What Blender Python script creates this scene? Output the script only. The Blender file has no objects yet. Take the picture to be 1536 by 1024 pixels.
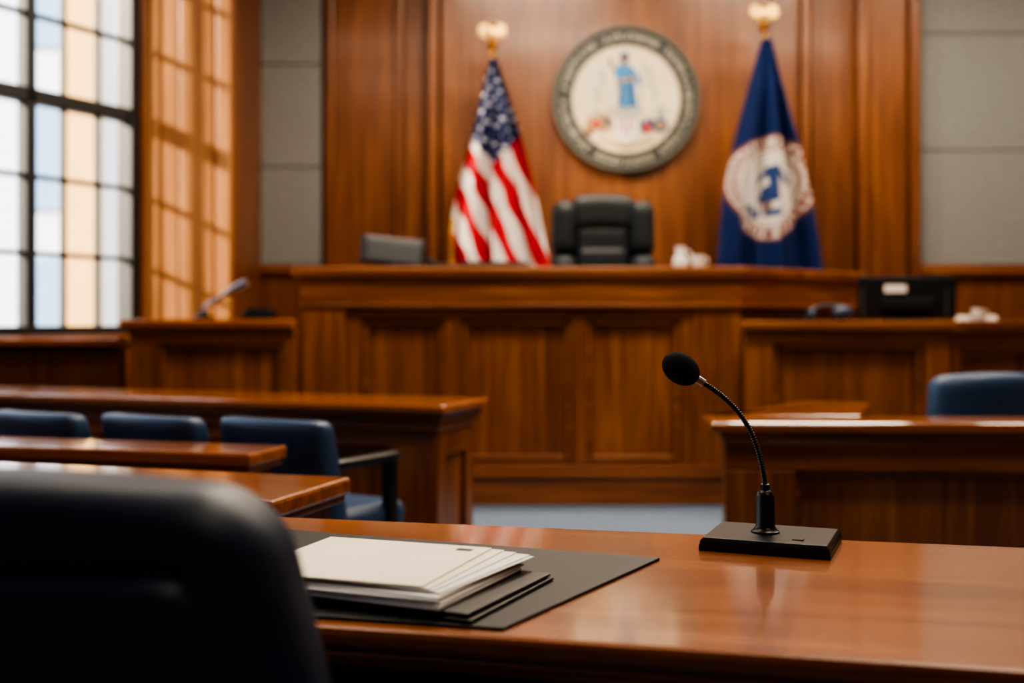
import bpy, bmesh, math, random
from mathutils import Vector, Matrix
random.seed(3)
scene = bpy.context.scene
COL = scene.collection
rad = math.radians

# ------------------------------------------------------------------ materials
def newmat(name):
    m = bpy.data.materials.new(name); m.use_nodes = True
    nt = m.node_tree
    return m, nt, nt.nodes["Principled BSDF"]

def wood(name, axis, dark, mid, light, rough=0.35, coat=0.3, k=1.0, coat_rough=0.15):
    m, nt, b = newmat(name)
    N, L = nt.nodes, nt.links
    tc = N.new("ShaderNodeTexCoord")
    def mapping(across, along):
        mp = N.new("ShaderNodeMapping")
        s = [across * k] * 3
        s["xyz".index(axis)] = along * k
        mp.inputs["Scale"].default_value = s
        L.new(tc.outputs["Object"], mp.inputs["Vector"])
        return mp
    n1 = N.new("ShaderNodeTexNoise"); n1.inputs["Scale"].default_value = 1; n1.inputs["Detail"].default_value = 6
    n1.inputs["Distortion"].default_value = 0.8
    L.new(mapping(18, 0.9).outputs[0], n1.inputs["Vector"])
    n2 = N.new("ShaderNodeTexNoise"); n2.inputs["Scale"].default_value = 1; n2.inputs["Detail"].default_value = 4
    L.new(mapping(120, 3.0).outputs[0], n2.inputs["Vector"])
    n3 = N.new("ShaderNodeTexNoise"); n3.inputs["Scale"].default_value = 1; n3.inputs["Detail"].default_value = 2
    L.new(mapping(2.2, 0.5).outputs[0], n3.inputs["Vector"])
    a = N.new("ShaderNodeMath"); a.operation = 'MULTIPLY_ADD'; a.inputs[1].default_value = 0.45
    L.new(n1.outputs["Fac"], a.inputs[0])
    a2 = N.new("ShaderNodeMath"); a2.operation = 'MULTIPLY'; a2.inputs[1].default_value = 0.3
    L.new(n2.outputs["Fac"], a2.inputs[0]); L.new(a2.outputs[0], a.inputs[2])
    a3 = N.new("ShaderNodeMath"); a3.operation = 'MULTIPLY_ADD'; a3.inputs[1].default_value = 0.25
    L.new(n3.outputs["Fac"], a3.inputs[0]); L.new(a.outputs[0], a3.inputs[2])
    r = N.new("ShaderNodeValToRGB")
    e = r.color_ramp.elements
    e[0].position = 0.33; e[0].color = (*dark, 1)
    e[1].position = 0.67; e[1].color = (*light, 1)
    x = e.new(0.5); x.color = (*mid, 1)
    L.new(a3.outputs[0], r.inputs["Fac"])
    L.new(r.outputs["Color"], b.inputs["Base Color"])
    b.inputs["Roughness"].default_value = rough
    b.inputs["Coat Weight"].default_value = coat
    b.inputs["Coat Roughness"].default_value = coat_rough
    bp = N.new("ShaderNodeBump"); bp.inputs["Strength"].default_value = 0.06; bp.inputs["Distance"].default_value = 0.01
    L.new(n2.outputs["Fac"], bp.inputs["Height"]); L.new(bp.outputs[0], b.inputs["Normal"])
    return m

WD, WM, WL = (0.090, 0.026, 0.008), (0.225, 0.075, 0.021), (0.40, 0.155, 0.046)
wood_v = wood("wood_vertical", 'z', WD, WM, WL)
wood_h = wood("wood_horizontal", 'x', WD, WM, WL)
wood_y = wood("wood_depth", 'y', WD, WM, WL)
wood_wall = wood("wood_wall", 'z', (0.070,0.020,0.0065), (0.170,0.056,0.016), (0.29,0.108,0.031), 0.38, 0.2)
wood_dk = wood("wood_dark", 'z', (0.05,0.014,0.004), (0.11,0.033,0.009), (0.18,0.058,0.016), 0.5, 0.0)
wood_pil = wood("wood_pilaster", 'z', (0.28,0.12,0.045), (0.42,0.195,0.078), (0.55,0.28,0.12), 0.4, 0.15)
wood_top = wood("wood_polished", 'x', (0.16,0.043,0.010), (0.34,0.107,0.024), (0.50,0.19,0.048), 0.26, 0.9, 1.0, 0.09)

def plain(name, col, rough=0.5, metal=0.0, bump=0.0, bscale=200, coat=0.0, var=0.0, vscale=6, spec=0.5):
    m, nt, b = newmat(name)
    N, L = nt.nodes, nt.links
    b.inputs["Base Color"].default_value = (*col, 1)
    b.inputs["Roughness"].default_value = rough
    b.inputs["Metallic"].default_value = metal
    b.inputs["Coat Weight"].default_value = coat
    b.inputs["Specular IOR Level"].default_value = spec
    tc = N.new("ShaderNodeTexCoord")
    n = N.new("ShaderNodeTexNoise"); n.inputs["Scale"].default_value = vscale; n.inputs["Detail"].default_value = 6
    L.new(tc.outputs["Object"], n.inputs["Vector"])
    r = N.new("ShaderNodeValToRGB")
    v = max(var, 0.03)
    r.color_ramp.elements[0].position = 0.3; r.color_ramp.elements[1].position = 0.7
    r.color_ramp.elements[0].color = (*[c * (1 - v) for c in col], 1)
    r.color_ramp.elements[1].color = (*[min(1, c * (1 + v)) for c in col], 1)
    L.new(n.outputs["Fac"], r.inputs["Fac"]); L.new(r.outputs["Color"], b.inputs["Base Color"])
    if bump:
        n2 = N.new("ShaderNodeTexNoise"); n2.inputs["Scale"].default_value = bscale; n2.inputs["Detail"].default_value = 3
        L.new(tc.outputs["Object"], n2.inputs["Vector"])
        bp = N.new("ShaderNodeBump"); bp.inputs["Strength"].default_value = bump; bp.inputs["Distance"].default_value = 0.004
        L.new(n2.outputs["Fac"], bp.inputs["Height"]); L.new(bp.outputs[0], b.inputs["Normal"])
    return m

carpet = plain("carpet_blue", (0.125,0.165,0.235), 0.95, bump=0.6, bscale=400, var=0.25, vscale=60)
stone = plain("grey_fabric_panel", (0.21,0.215,0.205), 0.9, bump=0.3, bscale=250, var=0.14, vscale=40)
ceilmat = plain("ceiling_paint", (0.6,0.58,0.54), 0.9)
framemat = plain("window_frame_paint", (0.014,0.016,0.02), 0.5)
leather_blk = plain("leather_black", (0.018,0.024,0.028), 0.45, bump=0.15, bscale=150, spec=0.4)
leather_navy = plain("leather_navy_dark", (0.012,0.032,0.072), 0.45, bump=0.2, bscale=260, spec=0.6)
leather_blue = plain("leather_blue", (0.036,0.074,0.15), 0.40, bump=0.15, bscale=180)
plastic = plain("plastic_black", (0.012,0.012,0.013), 0.35)
plastic_g = plain("plastic_grey", (0.060,0.066,0.075), 0.55, spec=0.25)
screen = plain("screen_dark", (0.014,0.018,0.022), 0.5, spec=0.25)
foam = plain("mic_foam", (0.012,0.012,0.012), 0.95, bump=1.0, bscale=900)
metal_g = plain("metal_grey", (0.35,0.36,0.38), 0.3, 0.9)
metal_d = plain("metal_dark", (0.04,0.04,0.042), 0.32, 0.8)
gold = plain("gold_brass", (0.72,0.46,0.16), 0.28, 1.0)
padmat = plain("desk_pad_leather", (0.018,0.018,0.019), 0.5, bump=0.3, bscale=500, spec=0.35)
cream = plain("paper_cream", (0.93,0.86,0.69), 0.7)
white = plain("paper_white", (0.87,0.86,0.83), 0.7)
porcelain = plain("porcelain", (0.7,0.68,0.65), 0.25)
seal_ring = plain("seal_ring_bronze", (0.032,0.036,0.036), 0.5, 0.0)
seal_rim = plain("seal_rim_bronze", (0.10,0.098,0.082), 0.45, 0.2)
seal_let = plain("seal_letter_gold", (0.40,0.37,0.28), 0.5, 0.0)
seal_cream = plain("seal_cream", (0.66,0.57,0.41), 0.6, var=0.08, vscale=8)
seal_blue = plain("seal_blue", (0.04,0.22,0.46), 0.6)
seal_blue2 = plain("seal_blue_dark", (0.03,0.07,0.16), 0.6)
seal_skin = plain("seal_brown", (0.28,0.15,0.08), 0.6)
seal_red = plain("seal_red", (0.42,0.05,0.04), 0.6)
seal_tan = plain("seal_tan", (0.42,0.25,0.09), 0.6)
seal_grey = plain("seal_grey", (0.38,0.38,0.33), 0.6)
ext_wall = plain("facade_white", (0.78,0.86,0.95), 0.8)
ext_glass = plain("facade_glass", (0.33,0.50,0.72), 0.2)
ext_tan = plain("facade_sandstone", (0.9,0.52,0.21), 0.8)
ground = plain("paving", (0.35,0.35,0.34), 0.9, var=0.2)

def glassmat():
    m = bpy.data.materials.new("window_glass"); m.use_nodes = True
    nt = m.node_tree; N, L = nt.nodes, nt.links
    N.remove(N["Principled BSDF"])
    out = N["Material Output"]
    t = N.new("ShaderNodeBsdfTransparent"); g = N.new("ShaderNodeBsdfGlossy"); g.inputs["Roughness"].default_value = 0.02
    mx = N.new("ShaderNodeMixShader"); mx.inputs[0].default_value = 0.06
    L.new(t.outputs[0], mx.inputs[1]); L.new(g.outputs[0], mx.inputs[2]); L.new(mx.outputs[0], out.inputs["Surface"])
    return m
glass = glassmat()

def emis(name, col, s):
    m, nt, b = newmat(name)
    b.inputs["Base Color"].default_value = (*col, 1)
    b.inputs["Emission Color"].default_value = (*col, 1); b.inputs["Emission Strength"].default_value = s
    return m
fillmat = emis("fill_diffuser", (1, 0.85, 0.66), 3)

def attrmat(name, rough=0.75):
    m, nt, b = newmat(name)
    a = nt.nodes.new("ShaderNodeAttribute"); a.attribute_name = "Col"
    nt.links.new(a.outputs["Color"], b.inputs["Base Color"])
    b.inputs["Roughness"].default_value = rough
    b.inputs["Specular IOR Level"].default_value = 0.25
    return m
flagmat = attrmat("flag_cloth")

# ------------------------------------------------------------------ builders
def grp(name, loc=(0, 0, 0), rz=0.0, parent=None):
    o = bpy.data.objects.new(name, None); COL.objects.link(o)
    o.empty_display_size = 0.1
    o.location = loc; o.rotation_euler = (0, 0, rz); o.parent = parent
    return o

def finish(name, bm, mat, parent=None, smooth=False):
    bmesh.ops.recalc_face_normals(bm, faces=bm.faces[:])
    me = bpy.data.meshes.new(name); bm.to_mesh(me); bm.free()
    if smooth:
        for p in me.polygons: p.use_smooth = True
    o = bpy.data.objects.new(name, me); COL.objects.link(o)
    if mat: me.materials.append(mat)
    o.parent = parent
    return o

def addbev(o, w, seg=2):
    b = o.modifiers.new("bevel", 'BEVEL'); b.width = w; b.segments = seg; b.limit_method = 'ANGLE'; b.angle_limit = rad(40)
    return o

def boxes(name, lst, mat, parent=None, bevel=0.004):
    bm = bmesh.new()
    for (x0, x1, y0, y1, z0, z1) in lst:
        v = [bm.verts.new((x, y, z)) for z in (z0, z1) for y in (y0, y1) for x in (x0, x1)]
        for f in ((0,2,3,1),(4,5,7,6),(0,1,5,4),(2,6,7,3),(0,4,6,2),(1,3,7,5)):
            bm.faces.new([v[i] for i in f])
    o = finish(name, bm, mat, parent)
    if bevel: addbev(o, bevel)
    return o

def prism(name, pts, z0, z1, mat, parent=None, bevel=0.004):
    bm = bmesh.new()
    a = [bm.verts.new((p[0], p[1], z0)) for p in pts]; b = [bm.verts.new((p[0], p[1], z1)) for p in pts]
    bm.faces.new(a[::-1]); bm.faces.new(b)
    n = len(pts)
    for i in range(n): bm.faces.new((a[i], a[(i+1) % n], b[(i+1) % n], b[i]))
    o = finish(name, bm, mat, parent)
    if bevel: addbev(o, bevel)
    return o

def sweep(name, pts, radii, mat, parent=None, seg=16, smooth=True):
    """tube along 3D points"""
    bm = bmesh.new(); rings = []
    P = [Vector(p) for p in pts]
    if not hasattr(radii, "__len__"): radii = [radii] * len(P)
    up = None
    for i, p in enumerate(P):
        t = (P[min(i+1, len(P)-1)] - P[max(i-1, 0)]).normalized()
        if up is None:
            up = Vector((0, 1, 0)) if abs(t.y) < 0.9 else Vector((1, 0, 0))
        s = t.cross(up).normalized(); up = s.cross(t).normalized()
        rings.append([bm.verts.new(p + (s * math.cos(a) + up * math.sin(a)) * radii[i]) for a in [2*math.pi*j/seg for j in range(seg)]])
    for i in range(len(rings)-1):
        for j in range(seg):
            bm.faces.new((rings[i][j], rings[i][(j+1) % seg], rings[i+1][(j+1) % seg], rings[i+1][j]))
    bm.faces.new(rings[0]); bm.faces.new(rings[-1])
    o = finish(name, bm, mat, parent, smooth)
    if smooth:
        try:
            o.data.set_sharp_from_angle(angle=rad(50))
        except Exception: pass
    return o

def lathe(name, prof, mat, parent=None, loc=(0,0,0), seg=32):
    bm = bmesh.new(); rings = []
    for r, z in prof:
        rings.append([bm.verts.new((loc[0] + r*math.cos(2*math.pi*j/seg), loc[1] + r*math.sin(2*math.pi*j/seg), loc[2] + z)) for j in range(seg)])
    for i in range(len(rings)-1):
        for j in range(seg):
            bm.faces.new((rings[i][j], rings[i][(j+1) % seg], rings[i+1][(j+1) % seg], rings[i+1][j]))
    bm.faces.new(rings[0]); bm.faces.new(rings[-1])
    o = finish(name, bm, mat, parent, True)
    try: o.data.set_sharp_from_angle(angle=rad(45))
    except Exception: pass
    return o

def cushion(name, size, r, mat, parent=None, loc=(0,0,0), rot=(0,0,0), fn=None, cuts=14):
    bm = bmesh.new(); bmesh.ops.create_cube(bm, size=2.0)
    bmesh.ops.subdivide_edges(bm, edges=bm.edges[:], cuts=cuts, use_grid_fill=True)
    h = Vector(size) / 2
    M = Matrix.Translation(loc) @ (Matrix.Rotation(rot[2], 4, 'Z') @ Matrix.Rotation(rot[1], 4, 'Y') @ Matrix.Rotation(rot[0], 4, 'X'))
    for v in bm.verts:
        p = Vector([math.sin(math.pi/2*c)*hh for c, hh in zip(v.co, h)])
        inner = Vector([max(-(hh-r), min(hh-r, c)) for c, hh in zip(p, h)])
        d = p - inner
        if d.length > 1e-6: p = inner + d.normalized() * r
        if fn: p = fn(p)
        v.co = M @ p
    return finish(name, bm, mat, parent, True)

def ellipsoid(name, radii, mat, parent=None, loc=(0,0,0), rot=None):
    bm = bmesh.new(); bmesh.ops.create_uvsphere(bm, u_segments=32, v_segments=20, radius=1)
    M = Matrix.Translation(loc) @ (rot.to_4x4() if rot else Matrix()) @ Matrix.Diagonal((*radii, 1))
    bm.transform(M)
    return finish(name, bm, mat, parent, True)

def paneled(parent, x0, x1, z0, z1, openings, oz0, oz1, depth=0.10, pre="", mv=None, mh=None, mold=0.04, rec=0.06):
    """panelled front; face at local y=0 looking towards -y, solid behind to y=depth"""
    mv = mv or wood_v; mh = mh or wood_h
    boxes(pre+"backing", [(x0, x1, rec-0.001, depth, z0, z1)], mv, parent, 0.0)
    st = []; xs = [x0] + [c for o in openings for c in o] + [x1]
    for i in range(0, len(xs), 2):
        st.append((xs[i], xs[i+1], 0, rec, oz0, oz1))
    boxes(pre+"stiles", st, mv, parent, 0.003)
    boxes(pre+"rails", [(x0, x1, 0, rec, z0, oz0), (x0, x1, 0, rec, oz1, z1)], mh, parent, 0.003)
    ml = []
    for a, b in openings:
        m = mold
        ml += [(a, a+m, 0.018, rec, oz0, oz1), (b-m, b, 0.018, rec, oz0, oz1), (a+m, b-m, 0.018, rec, oz0, oz0+m), (a+m, b-m, 0.018, rec, oz1-m, oz1)]
    boxes(pre+"panel_moulding", ml, mh, parent, 0.012)

# ------------------------------------------------------------------ room
ROOM = [(6.7, 9.8), (-2.36, 9.8), (-2.36, 9.55), (-8.60, -2.2), (6.7, -2.2)]
prism("floor", [(6.5, 9.62), (-2.3, 9.62), (-8.45, -2.0), (6.5, -2.0)], -0.12, 0.0, carpet, None, 0)
prism("ceiling", ROOM, 4.6, 4.75, ceilmat, None, 0)
boxes("wall_right", [(6.5, 6.7, -2.2, 9.7, 0, 4.6)], wood_wall, None, 0)
boxes("wall_front", [(-8.55, 6.5, -2.2, -2.0, 0, 4.6)], wood_dk, None, 0)

wb = grp("wall_back")
boxes("wall_core", [(-2.4, 6.5, 9.62, 9.8, 0, 4.6)], wood_wall, wb, 0)
def stonecols(pre, x0, x1, seams):
    zs = [1.62] + seams + [4.6]
    boxes(pre, [(x0, x1, 9.52, 9.62, zs[i]+0.004, zs[i+1]-0.004) for i in range(len(zs)-1)], stone, wb, 0.006)
stonecols("grey_panels_a", -2.3, -1.60, [2.44, 3.30, 4.15])
stonecols("grey_panels_b", 3.38, 5.0, [2.58, 3.56, 4.4])
stonecols("grey_panels_c", 5.01, 6.48, [2.58, 3.56, 4.4])
boxes("wainscot", [(-2.3, -1.60, 9.52, 9.62, 0, 1.56), (3.38, 6.48, 9.52, 9.62, 0, 1.54)], wood_wall, wb, 0.004)
boxes("wainscot_cap", [(-2.3, -1.60, 9.47, 9.62, 1.555, 1.615), (3.38, 6.48, 9.46, 9.62, 1.535, 1.62)], wood_h, wb, 0.01)
boxes("wood_panels", [(-1.58, -0.68, 9.54, 9.62, 0, 4.6), (-0.60, 2.42, 9.50, 9.62, 0, 4.6), (2.56, 2.86, 9.54, 9.62, 0, 4.6)], wood_wall, wb, 0.004)
boxes("wood_panel_seams", [(-1.56, -1.50, 9.51, 9.56, 0, 4.6), (-0.98, -0.92, 9.50, 9.56, 0, 4.6), (-0.90, -0.74, 9.52, 9.56, 0, 4.6)], wood_wall, wb, 0.008)
boxes("pilasters", [(-0.70, -0.61, 9.40, 9.60, 0, 4.6), (-0.59, -0.50, 9.44, 9.60, 0, 4.6), (2.40, 2.47, 9.40, 9.60, 0, 4.6), (2.49, 2.56, 9.44, 9.60, 0, 4.6),
                  (2.86, 2.94, 9.38, 9.60, 0, 4.6), (2.95, 3.28, 9.44, 9.60, 0, 4.6), (3.29, 3.37, 9.38, 9.60, 0, 4.6)], wood_wall, wb, 0.012)

# left wall with windows : local x runs towards the camera side, local +y is the room
wl = grp("wall_left", (-2.16, 9.5, 0), math.atan2(-0.883, -0.469))
WINS = [(1.24, 4.85), (5.25, 8.85), (9.25, 12.85)]; SILL, HEAD = 1.06, 4.25  # last bay is unseen, added to let in more sky light
cores = [(-0.1, 13.2, -0.25, 0, 0, SILL), (-0.1, 13.2, -0.25, 0, HEAD, 4.6), (-0.1, WINS[0][0], -0.25, 0, SILL, HEAD)]
for i in range(3):
    cores.append((WINS[i][1], WINS[i+1][0] if i < 2 else 13.2, -0.25, 0, SILL, HEAD))
boxes("wall_core", cores, wood_wall, wl, 0)
boxes("sill_board", [(1.22, 12.9, -0.04, 0.05, SILL-0.06, SILL)], wood_h, wl, 0.008)
for i, (a, b) in enumerate(WINS):
    w = grp("window_%d" % (i+1), wl.location, wl.rotation_euler[2])
    fr = [(a, a+0.06, -0.17, -0.03, SILL, HEAD), (b-0.06, b, -0.17, -0.03, SILL, HEAD), (a, b, -0.17, -0.03, SILL, SILL+0.06), (a, b, -0.17, -0.03, HEAD-0.06, HEAD),
          (a, b, -0.15, -0.05, 2.62, 2.72)]
    n = 4; step = (b-a-0.03)/n; mt = []
    for j in range(n):
        x = a + 0.02 + step*j
        if j: fr.append((x-0.04, x+0.04, -0.15, -0.05, SILL, HEAD))
        for q in (1, 2):
            xx = x + step*q/3; mt.append((xx-0.014, xx+0.014, -0.12, -0.08, SILL, HEAD))
    for z in (1.61, 2.13, 3.22, 3.75): mt.append((a, b, -0.12, -0.08, z-0.016, z+0.016))
    boxes("frame", fr, framemat, w, 0.006)
    boxes("muntins", mt, framemat, w, 0.0)
    boxes("glass", [(a+0.01, b-0.01, -0.102, -0.098, SILL+0.01, HEAD-0.01)], glass, w, 0)

# big wooden pier beside the window
pier = grp("wall_pier")
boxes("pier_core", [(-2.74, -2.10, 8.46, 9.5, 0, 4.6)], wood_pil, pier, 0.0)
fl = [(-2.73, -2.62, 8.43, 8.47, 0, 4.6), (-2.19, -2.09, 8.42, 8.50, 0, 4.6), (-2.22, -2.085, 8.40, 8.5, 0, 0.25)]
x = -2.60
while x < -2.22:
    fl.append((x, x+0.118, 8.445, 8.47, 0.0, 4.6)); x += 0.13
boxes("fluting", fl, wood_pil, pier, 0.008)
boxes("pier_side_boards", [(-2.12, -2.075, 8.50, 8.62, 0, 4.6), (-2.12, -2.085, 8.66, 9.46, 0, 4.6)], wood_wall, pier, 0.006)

# unseen ceiling fixtures, added as interior fill light
def ceil_fill_light(x, y, e, sx=1.4, sy=0.5, col=(1, 0.84, 0.66)):
    g = grp("ceiling_fill_light", (x, y, 4.6))
    boxes("housing", [(-sx/2-0.04, sx/2+0.04, -sy/2-0.04, sy/2+0.04, -0.05, 0.0)], metal_g, g, 0.004)
    boxes("diffuser", [(-sx/2, sx/2, -sy/2, sy/2, -0.062, -0.045)], fillmat, g, 0.0)
    l = bpy.data.lights.new("fill_lamp", 'AREA'); l.shape = 'RECTANGLE'; l.size = sx; l.size_y = sy; l.energy = e; l.color = col
    o = bpy.data.objects.new("fill_lamp", l); COL.objects.link(o); o.parent = g; o.location = (0, 0, -0.08)
for (x, y, e) in ((0.2, 7.6, 120), (2.4, 7.6, 90), (0.6, 5.4, 105), (3.4, 5.2, 65), (1.4, 2.6, 50), (-1.5, 5.2, 25), (4.4, 7.6, 50), (-1.6, 3.0, 35), (2.0, -0.4, 28)):  # last two added for the chair-top highlight and the near table edge
    ceil_fill_light(x, y, e)

# ------------------------------------------------------------------ outside
eb = grp("sun_blocker_building", (0, 0, 0))
boxes("facade", [(-22, -3, 21.0, 22, -0.19, 14)], ext_wall, eb, 0)
gl = []; tn = []
for i in range(9):
    xx = -21 + i*2.0
    for z in (0.2, 3.2, 6.2, 9.2): gl.append((xx, xx+1.1, 20.9, 21.02, z, z+2.1))
for xx in (-7.9, -12.1, -16.1): tn.append((xx-0.34, xx+0.34, 20.8, 21.02, -0.19, 13))
boxes("facade_windows", gl, ext_glass, eb, 0)
boxes("facade_columns", tn, ext_tan, eb, 0.02)
boxes("ground", [(-40, 20, -26, 40, -0.5, -0.2)], ground, None, 0)
sun_blocker = grp("sun_blocker_building", (-17.1, 0.3, -0.19))  # unseen mass added to keep the sun off most of the windows
boxes("facade", [(-3, 0, -24, 0, 0, 12.5)], ext_wall, sun_blocker, 0)
boxes("facade_windows", [(-0.02, 0.03, -2.6-2.4*i, -1.3-2.4*i, 1.0+3*j, 2.8+3*j) for i in range(9) for j in range(4)], ext_glass, sun_blocker, 0)
boxes("cornice", [(-3.1, 0.1, -24.1, 0.1, 12.5, 12.9)], ext_tan, sun_blocker, 0.03)

# ------------------------------------------------------------------ judge's bench
BY = 7.2
jb = grp("judges_bench", (0, BY, 0))
paneled(jb, -1.32, 1.443, 0.0, 1.25, [(-0.955, -0.425), (-0.32, 0.385), (0.465, 1.075)], 0.26, 1.17, pre="front_", mold=0.045)
boxes("corner_pilasters", [(-1.325, -1.05, -0.035, 0.04, 0.0, 1.24), (1.15, 1.448, -0.02, 0.04, 0.0, 1.24)], wood_v, jb, 0.006)
boxes("frieze", [(-1.335, 1.455, -0.03, 0.10, 1.24, 1.43)], wood_h, jb, 0.004)
boxes("frieze_moulding", [(-1.345, 1.465, -0.05, 0.02, 1.235, 1.265), (-1.35, 1.47, -0.045, 0.02, 1.40, 1.435)], wood_h, jb, 0.009)
boxes("plinth", [(-1.33, 1.46, -0.06, 0.05, 0.0, 0.17), (-1.33, 1.47, -0.075, 0.05, 0.17, 0.20), (-1.33, 1.45, -0.03, 0.05, 0.20, 0.235)], wood_h, jb, 0.008)
boxes("side_left", [(-1.32, -1.24, 0.1, 2.15, 0, 1.43)], wood_v, jb, 0.004)
wa = math.atan2(0.9, 1.007)
wing = grp("wing", (1.443, 0, 0), wa, jb)
paneled(wing, 0.03, 1.35, 0.0, 1.25, [(0.22, 1.2)], 0.26, 1.17, pre="wing_")
boxes("wing_frieze", [(0.0, 1.36, -0.03, 0.10, 1.24, 1.43)], wood_h, wing, 0.004)
boxes("wing_moulding", [(0.0, 1.36, -0.05, 0.02, 1.235, 1.265), (0.0, 1.37, -0.045, 0.02, 1.40, 1.435), (0, 1.36, -0.06, 0.05, 0, 0.2)], wood_h, wing, 0.009)
boxes("side_right", [(2.38, 2.45, 0.92, 2.15, 0, 1.43)], wood_v, jb, 0.004)
prism("bench_top", [(-1.385, -0.07), (1.47, -0.07), (2.52, 0.87), (2.52, 2.15), (2.15, 2.15), (2.15, 1.0), (1.40, 0.55), (-1.0, 0.55), (-1.0, 2.15), (-1.385, 2.15)], 1.43, 1.497, wood_h, jb, 0.014)
prism("dais_floor", [(-1.23, 0.12), (1.38, 0.12), (2.36, 0.98), (2.36, 2.15), (-1.23, 2.15)], 0.0, 0.70, carpet, jb, 0)

# ------------------------------------------------------------------ clerk box left, low wall
cb = grp("witness_stand", (0, 7.0, 0))
paneled(cb, -2.35, -1.335, 0.0, 1.08, [(-2.18, -1.40)], 0.22, 1.02, pre="front_")
boxes("side", [(-2.35, -2.27, 0.1, 1.1, 0, 1.08)], wood_v, cb, 0.003)
boxes("frieze", [(-2.365, -1.335, -0.015, 0.1, 1.07, 1.11)], wood_h, cb, 0.006)
boxes("top_shelf", [(-2.40, -1.40, -0.05, 0.40, 1.11, 1.165), (-1.42, -1.34, -0.05, 0.12, 1.11, 1.165)], wood_top, cb, 0.01)
boxes("side_cap", [(-2.40, -2.22, 0.40, 1.15, 1.11, 1.165)], wood_y, cb, 0.01)
lw = grp("low_partition", (0, 7.05, 0))
boxes("partition_panel", [(-3.44, -2.42, 0, 0.08, 0, 1.0)], wood_dk, lw, 0.003)
boxes("partition_cap", [(-3.44, -2.42, -0.06, 0.12, 1.0, 1.05)], wood_top, lw, 0.01)

# ------------------------------------------------------------------ clerk station right
cs = grp("clerk_station", (0, 6.9, 0))
paneled(cs, 1.42, 2.655, 0, 1.09, [(1.58, 2.50)], 0.30, 1.02, pre="front_")
cw = grp("station_wing", (2.655, 0, 0), rad(42), cs)
paneled(cw, 0.02, 1.3, 0, 1.09, [(0.15, 1.15)], 0.30, 0.97, pre="wing_")
boxes("front_moulding", [(1.41, 2.665, -0.02, 0.08, 1.07, 1.10), (1.41, 2.665, -0.02, 0.05, 0, 0.15)], wood_h, cs, 0.008)
prism("station_top", [(1.39, -0.05), (2.70, -0.05), (3.72, 0.87), (3.40, 1.20), (2.60, 1.20), (2.58, 1.08), (1.56, 0.18), (1.39, 0.10)], 1.10, 1.155, wood_h, cs, 0.01)

# ------------------------------------------------------------------ jury rail left
rail = grp("jury_rail", (-0.332, 4.8, 0), rad(-20))
paneled(rail, -4.0, 0.0, 0.0, 0.70, [(-3.8, -2.65), (-2.45, -1.35), (-1.15, -0.20)], 0.14, 0.62, depth=0.40, pre="front_", mold=0.03)
boxes("end_panel_frame", [(-0.005, 0.02, 0.0, 0.08, 0, 0.70), (-0.005, 0.02, 0.32, 0.40, 0, 0.70), (-0.005, 0.02, 0.08, 0.32, 0.58, 0.70), (-0.005, 0.02, 0.08, 0.32, 0, 0.14)], wood_v, rail, 0.004)
boxes("rail_moulding", [(-4.0, 0.035, -0.02, 0.42, 0.69, 0.735), (-4.0, 0.05, -0.035, 0.435, 0.735, 0.765)], wood_h, rail, 0.01)
boxes("rail_cap", [(-4.0, 0.075, -0.06, 0.46, 0.765, 0.806)], wood_top, rail, 0.012)

# ------------------------------------------------------------------ tables
def tframe(name, corner_far_right, ang, L, D, z, panel_col=wood_h, thick=0.045, ov=0.04):
    g = grp(name, (*corner_far_right, 0), ang)
    boxes("top", [(-L, 0, -D, 0, z-thick, z)], wood_top, g, 0.010)
    boxes("top_lip", [(-L+0.02, -0.012, -D+0.012, -0.012, z-thick-0.02, z-thick)], wood_h, g, 0.006)
    boxes("apron", [(-L+ov, -ov-0.0, -0.05-ov, -ov, 0.0, z-thick-0.02)], panel_col, g, 0.003)
    boxes("end_panels", [(-ov-0.045, -ov, -D+ov, -ov-0.05, 0.0, z-thick-0.02), (-L+ov, -L+ov+0.045, -D+ov, -ov-0.05, 0.0, z-thick-0.02)], wood_v, g, 0.003)
    return g
tframe("counsel_table", (-0.419, 2.98), rad(-17), 2.2, 0.42, 0.75)
tframe("counsel_table", (-0.737, 3.74), rad(-15), 2.4, 0.26, 0.75)
# foreground table
ft = grp("counsel_table", (-0.248, 1.522, 0), math.atan2(-0.2215, 0.975))
boxes("top", [(-1.3, 2.3, 0, 0.785, 0.718, 0.75)], wood_top, ft, 0.010)
boxes("top_edge_moulding", [(-1.29, 2.29, 0.006, 0.777, 0.706, 0.718), (-1.28, 2.28, 0.022, 0.765, 0.690, 0.706)], wood_top, ft, 0.006)
boxes("modesty_panel", [(-1.2, 2.2, 0.66, 0.70, 0.06, 0.690)], wood_h, ft, 0.003)
boxes("end_panels", [(-1.24, -1.19, 0.08, 0.72, 0.0, 0.690), (2.19, 2.24, 0.08, 0.72, 0.0, 0.690)], wood_v, ft, 0.003)
boxes("apron", [(-1.19, 2.19, 0.10, 0.125, 0.60, 0.690)], wood_dk, ft, 0.003)

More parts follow.
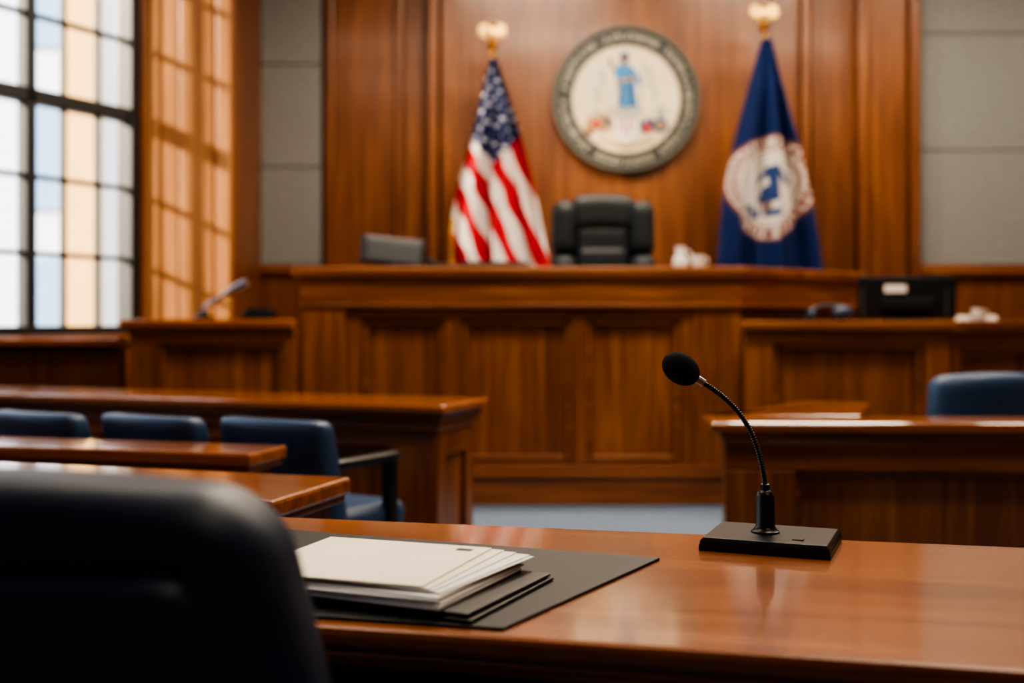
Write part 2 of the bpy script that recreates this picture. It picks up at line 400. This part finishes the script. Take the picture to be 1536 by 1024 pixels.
# ------------------------------------------------------------------ right desk (L shaped counter)
rd = grp("clerk_desk", (0.80, 4.42, 0), rad(-2.5))
paneled(rd, 0.03, 2.6, 0.0, 0.68, [(0.30, 1.45), (1.60, 2.45)], 0.0, 0.575, depth=0.08, pre="front_", mold=0.02)
boxes("front_moulding", [(0.02, 2.6, -0.012, 0.1, 0.675, 0.70), (0.01, 2.6, -0.025, 0.1, 0.70, 0.725)], wood_h, rd, 0.008)
boxes("front_top", [(-0.03, 2.62, -0.05, 0.27, 0.725, 0.768)], wood_top, rd, 0.010)
rw = grp("desk_return", (0.03, 0.0, 0), rad(65.5), rd)
boxes("return_panel", [(0.04, 1.10, -0.06, 0.0, 0.0, 0.725)], wood_h, rw, 0.004)
prism("return_top", [(-0.03, 0.275), (0.075, 0.275), (0.52, 1.08), (0.87, 1.06), (0.62, 0.275)], 0.7255, 0.7685, wood_top, rd, 0.006)
boxes("end_support", [(2.50, 2.58, 0.08, 0.26, 0.0, 0.72)], wood_v, rd, 0.003)

# ------------------------------------------------------------------ foreground chair
fc = grp("office_chair", (-0.475, 1.06, 0), rad(-6))
def fback(p):
    t = max(0.0, (p.z + 0.33) / 0.66)
    p.x *= (1.30 - 0.33 * t**1.6)
    p.y += 0.05 * (p.x/0.3)**2 - 0.10 * (t-0.5)
    p.z -= 0.025 * (p.x/0.28)**2 * t
    return p
cushion("backrest", (0.53, 0.15, 0.66), 0.06, leather_navy, fc, (0, 0.02, 0.695), fn=fback, cuts=24)
def fpanel(p):
    t = max(0.0, (p.z + 0.28) / 0.56)
    p.x *= (1.25 - 0.28 * t**1.6); p.y += 0.05 * (p.x/0.3)**2 - 0.09 * (t-0.5)
    return p
cushion("back_shell", (0.44, 0.07, 0.55), 0.03, leather_navy, fc, (0, -0.045, 0.67), fn=fpanel, cuts=18)
cushion("seat", (0.54, 0.50, 0.12), 0.05, leather_navy, fc, (0, 0.31, 0.44))
for s in (-1, 1):
    sweep("arm_%d" % (s+2), [(s*0.29, 0.08, 0.46), (s*0.33, 0.09, 0.60), (s*0.33, 0.12, 0.645), (s*0.33, 0.34, 0.645), (s*0.33, 0.38, 0.60), (s*0.28, 0.38, 0.46)], 0.018, plastic, fc)
def chair_base(g, y, ztop, z0=0.0, R=0.3):
    lathe("gas_column", [(0.03, 0), (0.03, 0.14), (0.022, 0.15), (0.022, ztop - z0 - 0.08)], metal_d, g, (0, y, z0+0.08))
    for i in range(5):
        a = 2*math.pi*i/5 + 0.3
        c, s = math.cos(a), math.sin(a)
        sweep("foot_%d" % (i+1), [(0, y, z0+0.13), (c*R*0.5, y+s*R*0.5, z0+0.11), (c*R, y+s*R, z0+0.075)], [0.03, 0.024, 0.018], plastic, g)
        ellipsoid("caster_%d" % (i+1), (0.03, 0.03, 0.03), plastic, g, (c*R, y+s*R, z0+0.03))
chair_base(fc, 0.28, 0.40)

# ------------------------------------------------------------------ blue arm chairs
def blue_chair(x, y, rz, top=0.815, w=0.475):
    g = grp("armchair", (x, y, 0), rz)
    h = top - 0.40
    def tf(p):
        t = (p.z + h/2)/h
        p.y += -0.10*(t-0.5) + 0.03*(p.x/(w/2))**2
        return p
    cushion("backrest", (w, 0.10, h), 0.035, leather_blue, g, (0, 0, 0.40 + h/2), fn=tf)
    cushion("seat", (w-0.04, 0.44, 0.11), 0.045, leather_blue, g, (0, 0.27, 0.43))
    for s in (-1, 1):
        xx = s*(w/2-0.025)
        cushion("arm_pad_%d" % (s+2), (0.055, 0.38, 0.035), 0.016, plastic, g, (xx, 0.23, 0.655), cuts=6)
        boxes("arm_post_%d" % (s+2), [(xx-0.02, xx+0.02, 0.345, 0.40, 0.36, 0.645), (xx-0.018, xx+0.018, 0.04, 0.38, 0.36, 0.40)], plastic, g, 0.008)
    chair_base(g, 0.24, 0.40, 0, 0.23)
    return g
blue_chair(-0.825, 4.02, rad(-30))
blue_chair(-1.305, 4.17, rad(-30))
blue_chair(-1.785, 4.32, rad(-30))

# right chair
oc = grp("office_chair", (2.28, 5.35, 0), rad(8))
def tf2(p):
    t = (p.z + 0.24)/0.48
    p.y += 0.05*(p.x/0.3)**2; p.x *= 1.0 - 0.08*t
    p.z -= 0.02*(p.x/0.3)**2
    return p
cushion("backrest", (0.66, 0.12, 0.50), 0.058, leather_blue, oc, (0, 0, 0.665), fn=tf2, cuts=18)
cushion("seat", (0.54, 0.5, 0.11), 0.05, leather_blue, oc, (0, 0.29, 0.44))
for s in (-1, 1):
    sweep("arm_%d" % (s+2), [(s*0.28, 0.06, 0.46), (s*0.31, 0.08, 0.62), (s*0.31, 0.33, 0.62), (s*0.28, 0.36, 0.46)], 0.018, plastic, oc)
chair_base(oc, 0.28, 0.40)

# ------------------------------------------------------------------ judge chair
jc = grp("judges_chair", (0.655, 8.25, 0.70), 0)
def jf(p):
    p.y += -0.04*(p.x/0.35)**2
    p.x *= 1.0 - 0.04*((p.z)/0.5)
    return p
def jt(p):
    p.z -= 0.035*(p.x/0.30)**2
    p.y += -0.04*(p.x/0.35)**2
    return p
cushion("back_shell", (0.72, 0.10, 0.93), 0.05, leather_blk, jc, (0, 0.06, 0.875), fn=jt, cuts=18)
cushion("headrest", (0.46, 0.15, 0.26), 0.07, leather_blk, jc, (0, -0.02, 1.24), fn=jt)
cushion("back_center", (0.40, 0.12, 0.62), 0.05, leather_blk, jc, (0, -0.01, 0.83), fn=jf)
cushion("lumbar", (0.37, 0.12, 0.26), 0.055, leather_blk, jc, (0, -0.025, 0.86), fn=jf)
for s in (-1, 1):
    cushion("side_bolster_%d" % (s+2), (0.18, 0.18, 0.40), 0.08, leather_blk, jc, (s*0.280, -0.04, 1.12), (0, s*-0.02, 0))
    cushion("side_bolster_low_%d" % (s+2), (0.19, 0.19, 0.42), 0.085, leather_blk, jc, (s*0.285, -0.04, 0.73))
    cushion("arm_%d" % (s+2), (0.09, 0.40, 0.07), 0.03, leather_blk, jc, (s*0.36, -0.26, 0.62))
    boxes("arm_post_%d" % (s+2), [(s*0.36-0.02, s*0.36+0.02, -0.40, -0.33, 0.42, 0.6), (s*0.36-0.02, s*0.36+0.02, -0.40, -0.05, 0.40, 0.44)], plastic, jc, 0.008)
cushion("seat", (0.56, 0.46, 0.14), 0.06, leather_blk, jc, (0, -0.23, 0.46))
chair_base(jc, -0.2, 0.42, 0.0, 0.28)

# ------------------------------------------------------------------ flags
def lerp_tab(tab, v):
    for i in range(len(tab)-1):
        if v <= tab[i+1][0]:
            a, b = tab[i], tab[i+1]; k = (v-a[0])/(b[0]-a[0])
            return a[1] + (b[1]-a[1])*k
    return tab[-1][1]

def make_flag(name, x0, left, right, ztop, zbot, colfn, folds, seedph):
    g = grp(name, (x0, 8.92, 0.70))
    lathe("base", [(0.17, 0), (0.17, 0.03), (0.14, 0.05), (0.05, 0.07), (0.03, 0.14), (0.02, 0.15)], gold, g)
    sweep("pole", [(0, 0.0, 0.1), (0, 0.0, ztop-0.70+0.12)], 0.013, gold, g, 12)
    nu, nv = 150, 280
    bm = bmesh.new(); cl = bm.loops.layers.float_color.new("Col")
    vs = []; cols = []
    H = ztop - zbot
    for j in range(nv+1):
        d = H*j/nv; l = lerp_tab(left, d); r = lerp_tab(right, d); row = []; rc = []
        for i in range(nu+1):
            u = i/nu; w = r - l
            x = l + w*u
            amp = 0.020 + 0.075*min(1, d/0.8)
            fold = math.sin(u*folds*2*math.pi + seedph + 0.5*d) * amp + 0.4*amp*math.sin(u*folds*4.3*math.pi + 1.3 - d)
            y = -0.035 - 0.09*math.sin(u*math.pi)*min(1, d/0.4) + fold*0.9
            xx = x + 0.25*fold*math.cos(u*folds*2*math.pi+seedph)
            zz = ztop - 0.70 - d + 0.02*math.sin(u*7+seedph)*min(1, d)
            row.append(bm.verts.new((xx, y - 0.03, zz))); rc.append(colfn(x, d, u))
        vs.append(row); cols.append(rc)
    for j in range(nv):
        for i in range(nu):
            f = bm.faces.new((vs[j][i], vs[j+1][i], vs[j+1][i+1], vs[j][i+1]))
            cc = (cols[j][i], cols[j+1][i], cols[j+1][i+1], cols[j][i+1])
            for lp, c in zip(f.loops, cc): lp[cl] = (*c, 1)
    finish("cloth", bm, flagmat, g, True)
    zt = ztop - 0.70
    lathe("finial_socket", [(0.018, 0), (0.028, 0.01), (0.016, 0.03), (0.03, 0.06), (0.045, 0.085), (0.03, 0.11), (0.012, 0.12)], gold, g, (0, 0, zt+0.03))
    ellipsoid("eagle_body", (0.035, 0.035, 0.07), gold, g, (0, 0, zt+0.20))
    ellipsoid("eagle_head", (0.02, 0.028, 0.022), gold, g, (0.008, -0.01, zt+0.28))
    for s in (-1, 1):
        bmw = bmesh.new()
        prof = [(0.01, 0.235), (0.05, 0.285), (0.095, 0.275), (0.115, 0.225), (0.10, 0.17), (0.085, 0.19), (0.07, 0.155), (0.055, 0.18), (0.04, 0.145), (0.01, 0.16)]
        a = [bmw.verts.new((s*px_, -0.012, zt+pz)) for px_, pz in prof]; b = [bmw.verts.new((s*px_, 0.012, zt+pz)) for px_, pz in prof]
        bmw.faces.new(a); bmw.faces.new(b[::-1])
        for i in range(len(prof)): bmw.faces.new((a[i], a[(i+1) % len(prof)], b[(i+1) % len(prof)], b[i]))
        addbev(finish("eagle_wing_%d" % (s+2), bmw, gold, g), 0.005)
    return g

S = 0.00521
def us_col(x, d, u):
    X, Yp = x/S, 90 + d/S      # flag-space units
    Xc = X - 2
    if u < 0.045 and Yp > 330: return (0.62, 0.36, 0.08)
    if Yp < 248 - abs(Xc)*1.0:
        a = (Xc*0.94 + (Yp-90)*0.1)/15.0; b = ((Yp-90) - Xc*0.25)/13.5
        row = math.floor(b); fa = (a + 0.5*(row % 2)) % 1.0 - 0.5; fb = b % 1.0 - 0.5
        if fa*fa*1.3 + fb*fb < 0.055: return (0.50, 0.51, 0.56)
        return (0.010, 0.020, 0.085)
    q = Xc - 0.44*(Yp-245)
    return (0.40, 0.008, 0.02) if (q + 6) % 40 < 20 else (0.66, 0.62, 0.58)
make_flag("american_flag", -0.156, [(0, -0.02), (0.6, -0.175), (1.04, -0.305), (1.33, -0.345), (1.9, -0.36)],
          [(0, 0.03), (0.57, 0.195), (1.09, 0.325), (1.6, 0.43), (1.9, 0.46)], 3.20, 1.45, us_col, 2.6, 0.4)

def va_col(x, d, u):
    X, Yp = x/S, 60 + d/S
    dx, dy = (X-2)/62.0, (Yp-283)/78.0
    r = math.hypot(dx, dy)
    if r < 1.0:
        W = (0.60, 0.57, 0.52); B = (0.025, 0.055, 0.17)
        if r > 0.95: return (0.20, 0.07, 0.06)
        if r > 0.74:
            th = math.atan2(dy, dx)*180/math.pi
            k = (th*0.10) % 1.0
            if 0.785 < r < 0.925 and k < 0.64 and math.sin(th*0.61) > -0.93: return (0.18, 0.022, 0.035)
            return (0.58, 0.54, 0.47)
        if r > 0.705: return (0.20, 0.06, 0.05)
        fx, fy = dx, dy
        if math.hypot((fx-0.10)/0.07, (fy+0.47)/0.065) < 1: return (0.22, 0.13, 0.10)       # head
        if -0.41 < fy < -0.05 and abs(fx - 0.08) < 0.15 - 0.10*(fy+0.23): return B             # torso
        if -0.06 <= fy < 0.26 and abs(fx - 0.04 + 0.12*fy) < 0.15 + 0.32*(fy+0.05): return B   # skirt
        if 0.26 <= fy < 0.42 and (abs(fx+0.08) < 0.05 or abs(fx-0.13) < 0.05): return (0.2, 0.13, 0.11)  # legs
        if abs((fx-0.20) - (fy+0.33)*0.75) < 0.06 and -0.36 < fy < -0.02: return B               # arm
        if abs((fx+0.06) + (fy+0.33)*0.8) < 0.05 and -0.36 < fy < -0.05: return B
        if abs(fx+0.27-0.06*fy) < 0.028 and -0.58 < fy < 0.42: return (0.10, 0.09, 0.13)          # spear
        if 0.40 < fy < 0.54 and -0.46 < fx < 0.30 and math.sin(fx*17+1) > -0.75: return (0.04, 0.08, 0.2)  # fallen figure
        if math.hypot((fx+0.48)/0.08, (fy-0.36)/0.08) < 1: return (0.07, 0.11, 0.24)
        return W
    return (0.007, 0.020, 0.095)
make_flag("state_flag", 1.976, [(0, -0.025), (0.62, -0.18), (1.2, -0.32), (1.72, -0.375), (2.0, -0.38)],
          [(0, 0.04), (0.73, 0.20), (1.25, 0.315), (1.77, 0.39), (2.0, 0.40)], 3.35, 1.45, va_col, 2.3, 2.0)

# ------------------------------------------------------------------ wall seal
se = grp("wall_seal", (0.947, 9.49, 2.994))
def disc_y(name, r0, r1, y0, y1, mat, seg=96):
    bm = bmesh.new(); R = []
    for (r, y) in ((r0, y1), (r1, y1), (r1, y0), (r0, y0)):
        R.append([bm.verts.new((r*math.cos(2*math.pi*i/seg), y, r*math.sin(2*math.pi*i/seg))) for i in range(seg)])
    if r0 < 1e-5:
        bmesh.ops.delete(bm, geom=R[0]+R[3], context='VERTS')
        bm.faces.new(R[1]); bm.faces.new(R[2])
        for i in range(seg): bm.faces.new((R[1][i], R[1][(i+1) % seg], R[2][(i+1) % seg], R[2][i]))
    else:
        for k in range(4):
            for i in range(seg):
                bm.faces.new((R[k][i], R[k][(i+1) % seg], R[(k+1) % 4][(i+1) % seg], R[(k+1) % 4][i]))
    return addbev(finish(name, bm, mat, se), 0.004)
disc_y("rim", 0.582, 0.610, -0.07, 0.0, seal_rim)
disc_y("letter_band", 0.45, 0.585, -0.050, 0.0, seal_ring)
disc_y("inner_rim", 0.447, 0.460, -0.060, 0.0, seal_rim)
disc_y("field", 0.0, 0.45, -0.045, 0.0, seal_cream)
bm = bmesh.new()
def stroke(a, rA, rB, w):
    c, s = math.cos(a), math.sin(a); t = Vector((-s, 0, c))
    p = [Vector((c*rA, -0.056, s*rA)), Vector((c*rB, -0.056, s*rB))]
    v = [bm.verts.new(q) for q in (p[0]-t*w, p[0]+t*w, p[1]+t*w, p[1]-t*w)]
    v2 = [bm.verts.new(q.co + Vector((0, 0.01, 0))) for q in v]
    bm.faces.new(v); bm.faces.new(v2[::-1])
    for i in range(4): bm.faces.new((v[i], v[(i+1) % 4], v2[(i+1) % 4], v2[i]))
a = 0.0; n = 0
while a < 2*math.pi - 0.08:
    n += 1
    if n % 9 == 0: a += 0.10; continue
    stroke(a, 0.490, 0.548, 0.0065)
    if random.random() < 0.6: stroke(a+0.054, 0.490 if random.random() < .6 else 0.515, 0.548, 0.0065)
    rr = random.choice((0.496, 0.518, 0.541)); stroke(a+0.027, rr-0.006, rr+0.006, 0.014)
    a += 0.120
finish("band_lettering", bm, seal_let, se)
q = 0.0053
def spoly(name, pts, mat, y=-0.055):
    bm = bmesh.new()
    A = [bm.verts.new((p[0]*q, y, -p[1]*q)) for p in pts]; B = [bm.verts.new((p[0]*q, -0.04, -p[1]*q)) for p in pts]
    bm.faces.new(A); bm.faces.new(B[::-1])
    for i in range(len(pts)): bm.faces.new((A[i], A[(i+1) % len(pts)], B[(i+1) % len(pts)], B[i]))
    return addbev(finish(name, bm, mat, se), 0.002)
def scirc(name, cx, cy, r, mat, y=-0.056, ry=None):
    spoly(name, [(cx + r*math.cos(t*math.pi/8), cy + (ry or r)*math.sin(t*math.pi/8)) for t in range(16)], mat, y)
spoly("figure_robe", [(-20,-46),(-10,-54),(6,-54),(15,-44),(13,-30),(16,-8),(18,14),(8,12),(0,15),(-9,12),(-14,13),(-11,-10),(-14,-28)], seal_blue)
spoly("figure_robe_shade", [(2,-40),(9,-38),(10,-8),(12,10),(6,10),(3,-10)], seal_blue2, -0.058)
spoly("figure_robe_fold", [(-9,-30),(-6,-30),(-5,8),(-9,8)], seal_blue2, -0.058)
spoly("figure_sash", [(-14,-30),(13,-34),(13,-29),(-13,-25)], seal_tan, -0.059)
scirc("figure_head", -3, -61, 6.5, seal_skin); spoly("figure_helmet", [(-11,-63),(-7,-73),(3,-73),(6,-63)], seal_blue2, -0.06)
spoly("figure_arm_raised", [(-19,-46),(-14,-42),(-22,-56),(-24,-66),(-28,-64),(-26,-54)], seal_skin)
spoly("figure_arm_lowered", [(13,-46),(17,-42),(24,-26),(20,-22),(13,-34)], seal_blue)
spoly("spear", [(26,-62),(28,-62),(24,12),(22,12)], seal_grey)
spoly("pedestal", [(-26,15),(26,15),(30,20),(-30,20)], seal_grey)
spoly("shield", [(-18,22),(18,22),(17,48),(8,62),(0,67),(-8,62),(-17,48)], white)
for i in (-12, -5, 2, 9): spoly("shield_stripe", [(i, 32), (i+3.5, 32), (i+3.5, 58 if abs(i) < 9 else 50), (i, 58 if abs(i) < 9 else 50)], seal_red, -0.058)
spoly("shield_chief", [(-17,23),(17,23),(17,31),(-17,31)], seal_grey, -0.058)
spoly("supporter_left", [(-66,40),(-60,26),(-48,31),(-34,22),(-22,30),(-20,46),(-30,44),(-36,56),(-42,46),(-52,50),(-58,56)], seal_tan)
spoly("supporter_left_drape", [(-56,34),(-42,33),(-38,44),(-50,47)], seal_red, -0.059)
spoly("supporter_left_mantle", [(-36,30),(-26,30),(-24,40),(-32,42)], seal_blue2, -0.059)
spoly("supporter_left_foot", [(-66,46),(-56,47),(-50,56),(-62,56)], seal_skin)
spoly("supporter_right", [(20,30),(28,36),(34,28),(46,34),(52,27),(64,34),(66,46),(54,54),(42,47),(30,55),(22,48)], seal_blue2)
spoly("supporter_right_drape", [(25,40),(36,37),(42,48),(30,55)], seal_red, -0.059)
spoly("supporter_right_mantle", [(46,38),(58,36),(60,46),(50,48)], seal_tan, -0.059)
spoly("supporter_right_plume", [(46,14),(54,8),(64,18),(58,32),(48,28)], seal_grey)
spoly("supporter_left_plume", [(-54,22),(-46,16),(-38,22),(-44,30)], seal_grey)
for i, (sx, sy) in enumerate(((-44, -8), (44, -12), (-36, -32), (38, -38))):
    spoly("scroll", [(sx-8, sy-10), (sx-2, sy-14), (sx+4, sy), (sx+2, sy+14), (sx-4, sy+12), (sx-1, sy)], seal_grey, -0.0475)
spoly("motto_ribbon", [(-46,60),(-30,64),(0,72),(30,64),(46,60),(44,66),(28,70),(0,79),(-28,70),(-44,66)], seal_tan, -0.05)

# ------------------------------------------------------------------ things on the judge's bench
TB = 1.497
mo = grp("desk_monitor", (-0.79, 7.55, TB), rad(14))
lathe("stand_base", [(0.11, 0), (0.11, 0.012), (0.03, 0.02), (0.025, 0.05)], plastic, mo)
cushion("screen_housing", (0.43, 0.03, 0.20), 0.012, plastic, mo, (0.0, 0.03, 0.118), (rad(-12), rad(6), 0), cuts=8)
cushion("screen_glass", (0.375, 0.008, 0.150), 0.003, plastic_g, mo, (0.0, 0.014, 0.116), (rad(-12), rad(6), 0), cuts=4)
ph = grp("desk_phone", (-0.47, 7.50, TB))
boxes("phone_body", [(-0.10, 0.10, -0.09, 0.09, 0, 0.035)], plastic, ph, 0.01)
cushion("handset", (0.05, 0.19, 0.035), 0.016, plastic, ph, (-0.065, 0, 0.052), cuts=6)
kb = grp("keyboard", (-0.12, 7.42, TB))
boxes("keyboard_body", [(-0.23, 0.23, -0.08, 0.08, 0, 0.035)], plastic, kb, 0.008)
boxes("keys", [(-0.21+0.03*i, -0.185+0.03*i, -0.065+0.032*j, -0.04+0.032*j, 0.034, 0.043) for i in range(14) for j in range(4)], plastic_g, kb, 0)
mg = grp("coffee_mug", (1.225, 7.50, TB))
lathe("mug_body", [(0.032, 0), (0.038, 0.01), (0.040, 0.09), (0.036, 0.09), (0.034, 0.02)], porcelain, mg)
sweep("mug_handle", [(0.038, 0, 0.075), (0.062, 0, 0.07), (0.068, 0, 0.05), (0.058, 0, 0.028), (0.038, 0, 0.023)], 0.006, porcelain, mg, 10)
pc = grp("ceramic_pitcher", (1.125, 7.60, TB))
lathe("pitcher_body", [(0.035, 0), (0.052, 0.03), (0.05, 0.07), (0.03, 0.11), (0.038, 0.155), (0.033, 0.155), (0.026, 0.11)], porcelain, pc)
sweep("pitcher_handle", [(0.035, 0, 0.13), (0.065, 0, 0.12), (0.07, 0, 0.08), (0.048, 0, 0.04)], 0.007, porcelain, pc, 10)

wm = grp("gooseneck_microphone", (-1.93, 7.12, 1.167))
lathe("mic_foot", [(0.06, 0), (0.06, 0.015), (0.03, 0.03), (0.02, 0.06)], metal_d, wm)
sweep("mic_neck", [(0, 0, 0.04), (0.02, 0, 0.08), (0.07, 0, 0.115), (0.13, 0, 0.15)], 0.014, metal_g, wm)
sweep("mic_capsule", [(0.12, 0, 0.145), (0.15, 0, 0.16), (0.22, 0, 0.20), (0.27, 0, 0.225), (0.275, 0, 0.228)], [0.014, 0.024, 0.032, 0.032, 0.02], metal_g, wm)
dv = grp("desk_phone", (-1.60, 7.2, 1.167))
boxes("phone_body", [(-0.1, 0.1, -0.07, 0.07, 0, 0.04)], plastic, dv, 0.01)
cushion("handset", (0.19, 0.045, 0.035), 0.016, plastic, dv, (0, 0.03, 0.055), cuts=6)

# items on clerk station
ST = 1.155
cm = grp("desk_monitor", (2.575, 7.42, ST), rad(-4))
boxes("stand_foot", [(-0.12, 0.12, -0.06, 0.10, 0, 0.012)], plastic, cm, 0.005)
boxes("stand_neck", [(-0.03, 0.03, 0.02, 0.045, 0.01, 0.16)], plastic, cm, 0.004)
cushion("bezel_panel", (0.63, 0.022, 0.275), 0.008, screen, cm, (0, 0.0, 0.152), (rad(6), 0, 0), cuts=8)
boxes("back_bulge", [(-0.17, 0.17, -0.034, -0.005, 0.07, 0.15)], screen, cm, 0.012)
boxes("side_trims", [(-0.290, -0.278, -0.018, -0.008, 0.03, 0.26), (0.245, 0.257, -0.018, -0.008, 0.03, 0.26)], metal_g, cm, 0.003)
boxes("asset_sticker", [(-0.15, -0.01, -0.032, -0.020, 0.185, 0.235)], white, cm, 0.0)
hs = grp("headset", (2.02, 7.22, ST))
sweep("headband", [(-0.12, 0, 0.03), (-0.11, 0.02, 0.075), (-0.04, 0.03, 0.10), (0.04, 0.03, 0.10), (0.11, 0.02, 0.08), (0.12, 0, 0.03)], 0.012, plastic_g, hs)
ellipsoid("ear_cup_1", (0.03, 0.04, 0.04), leather_navy, hs, (-0.12, 0, 0.04)); ellipsoid("ear_cup_2", (0.07, 0.045, 0.05), leather_navy, hs, (0.08, 0, 0.05))
boxes("headset_cable_box", [(-0.2, -0.12, -0.05, 0.05, 0, 0.025)], plastic, hs, 0.008)
cp = grp("paper_stack", (3.08, 7.55, ST))
boxes("sheets", [(-0.10, 0.10, -0.1, 0.1, 0, 0.02), (-0.09, 0.10, -0.09, 0.1, 0.021, 0.035)], white, cp, 0.002)
cg = grp("coffee_mug", (3.02, 7.38, ST))
lathe("mug_body", [(0.033, 0), (0.04, 0.01), (0.042, 0.08), (0.038, 0.08), (0.036, 0.02)], porcelain, cg)
sweep("mug_handle", [(0.04, 0, 0.07), (0.066, 0, 0.062), (0.066, 0, 0.035), (0.04, 0, 0.02)], 0.006, porcelain, cg, 10)

# ------------------------------------------------------------------ desk pad, folder, papers
pad = grp("desk_pad")
prism("pad_sheet", [(0.253, 1.944), (-0.0114, 1.500), (-0.45, 1.605), (-0.47, 2.22)][::-1], 0.7502, 0.7545, padmat, pad, 0.0015)
def rot_rect(c, w, h, ang):
    u = Vector((math.cos(ang), math.sin(ang))); v = Vector((-u.y, u.x)); c = Vector(c)   # c = right-near corner
    return [tuple(c), tuple(c + v*h), tuple(c + v*h - u*w), tuple(c - u*w)]
fo = grp("document_folder")
prism("folder_back", rot_rect((-0.055, 1.515), 0.36, 0.285, rad(-25)), 0.7550, 0.7605, plastic, fo, 0.002)
prism("folder_front", rot_rect((-0.060, 1.523), 0.34, 0.275, rad(-26)), 0.7620, 0.7670, plastic, fo, 0.002)
pp = grp("document_stack")
z = 0.7675
sheets = []
for i in range(10):
    a = rad(-24 + random.uniform(-2.5, 2.0)); t = 0.0012 if i % 4 else 0.0020
    off = (-0.100 + random.uniform(-0.006, 0.007), 1.540 + random.uniform(-0.004, 0.006))
    sheets.append((rot_rect(off, 0.30, 0.275, a), z, z+t)); z += t + 0.0002
for i, (r, za, zb) in enumerate(sheets): prism("sheet_%02d" % (i+1), r, za, zb, white, pp, 0)
for i, (cx, cy, a) in enumerate(((-0.098, 1.556, -28), (-0.100, 1.558, -27), (-0.108, 1.562, -24), (-0.114, 1.566, -21))):
    prism("loose_sheet_%d" % (i+1), rot_rect((cx, cy), 0.25, 0.283, rad(a)), z, z+0.0012, white if i < 3 else cream, pp, 0); z += 0.0018
prism("cover_sheet", rot_rect((-0.124, 1.570), 0.29, 0.280, rad(-19)), z, z+0.0022, cream, pp, 0.0005)
rr = rot_rect((-0.124, 1.570), 0.29, 0.280, rad(-19)); cA, cB = Vector(rr[1]), Vector(rr[0])
dn = (cB-cA).normalized(); lf = (Vector(rr[2])-cA).normalized()
m0 = cA + dn*0.022 + lf*0.022
prism("printed_mark", [tuple(m0), tuple(m0+lf*0.026), tuple(m0+lf*0.026+dn*0.016), tuple(m0+dn*0.016)], z+0.0022, z+0.0026, plastic, pp, 0)

# ------------------------------------------------------------------ foreground microphone
mc = grp("gooseneck_microphone", (0.468, 2.075, 0.7502), rad(-22))
bm = bmesh.new()
bw, bd = 0.114, 0.092
def ring(w, d, z): return [bm.verts.new((x*w+0.006, y*d-0.003, z)) for x, y in ((-1,-1),(1,-1),(1,1),(-1,1))]
R = [ring(bw, bd, 0.0), ring(bw, bd, 0.010), ring(bw*0.985, bd*0.985, 0.012), ring(bw*0.985, bd*0.985, 0.017), ring(bw*0.94, bd*0.94, 0.023)]
bm.faces.new(R[0][::-1]); bm.faces.new(R[-1])
for i in range(len(R)-1):
    for j in range(4): bm.faces.new((R[i][j], R[i][(j+1) % 4], R[i+1][(j+1) % 4], R[i+1][j]))
addbev(finish("base", bm, plastic, mc), 0.0025, 3)
boxes("switch", [(0.050, 0.070, -0.06, -0.045, 0.0225, 0.0250)], metal_d, mc, 0.001)
lathe("collar", [(0.026, 0.022), (0.026, 0.026), (0.021, 0.029), (0.0185, 0.033), (0.0175, 0.035), (0.0165, 0.088), (0.014, 0.096), (0.0085, 0.100), (0.0085, 0.110), (0.006, 0.112)], plastic, mc, (-0.006, 0, 0))
key = [(-0.006, 0.105), (-0.010, 0.135), (-0.020, 0.175), (-0.037, 0.215), (-0.062, 0.250), (-0.092, 0.277), (-0.122, 0.297)]
def cat(P, n):
    out = []
    for i in range(len(P)-1):
        p0, p1, p2, p3 = P[max(i-1,0)], P[i], P[i+1], P[min(i+2, len(P)-1)]
        for s in range(n):
            t = s/n
            out.append(tuple(0.5*((2*b)+(-a+c)*t+(2*a-5*b+4*c-d)*t*t+(-a+3*b-3*c+d)*t**3) for a, b, c, d in zip(p0, p1, p2, p3)))
    out.append(P[-1]); return out
ca, sa = math.cos(rad(22)), math.sin(rad(22))
path = [(x*ca, x*sa, z) for x, z in cat(key, 36)]
radii = [0.0046 + 0.0007*math.sin(i*1.57) for i in range(len(path))]
sweep("gooseneck", path, radii, metal_d, mc, 12)
def P3(x, z): return (x*ca, x*sa, z)
sweep("capsule_ring", [P3(-0.118, 0.2945), P3(-0.134, 0.3045)], 0.0078, metal_g, mc, 16)
ax = Vector(P3(-0.155, 0.318)) - Vector(P3(-0.122, 0.297))
rot = ax.normalized().to_track_quat('X', 'Z').to_matrix()
ellipsoid("foam_windscreen", (0.037, 0.028, 0.028), foam, mc, P3(-0.160, 0.321), rot)

# ------------------------------------------------------------------ light
sun = bpy.data.lights.new("sun", 'SUN'); sun.energy = 13; sun.angle = rad(2.4); sun.color = (1, 0.83, 0.60)
so = bpy.data.objects.new("sun", sun); COL.objects.link(so)
so.rotation_euler = Vector((0.92, 0.39, -0.33)).to_track_quat('-Z', 'Y').to_euler()
so.location = (-10, 0, 8)
w = bpy.data.worlds.new("world"); scene.world = w; w.use_nodes = True
bg = w.node_tree.nodes["Background"]
bg.inputs["Color"].default_value = (0.80, 0.89, 1.0, 1); bg.inputs["Strength"].default_value = 3.2

# ------------------------------------------------------------------ camera
cam = bpy.data.cameras.new("camera"); co = bpy.data.objects.new("camera", cam); COL.objects.link(co)
co.location = (0, 0, 1.16); co.rotation_euler = (rad(90), 0, 0)
cam.lens = 40; cam.sensor_width = 36
cam.shift_y = -32/1536
cam.dof.use_dof = True; cam.dof.focus_distance = 2.06; cam.dof.aperture_fstop = 1.85
scene.camera = co
try:
    scene.view_settings.view_transform = 'AgX'
    scene.view_settings.look = 'AgX - High Contrast'
except Exception as e: print(e)
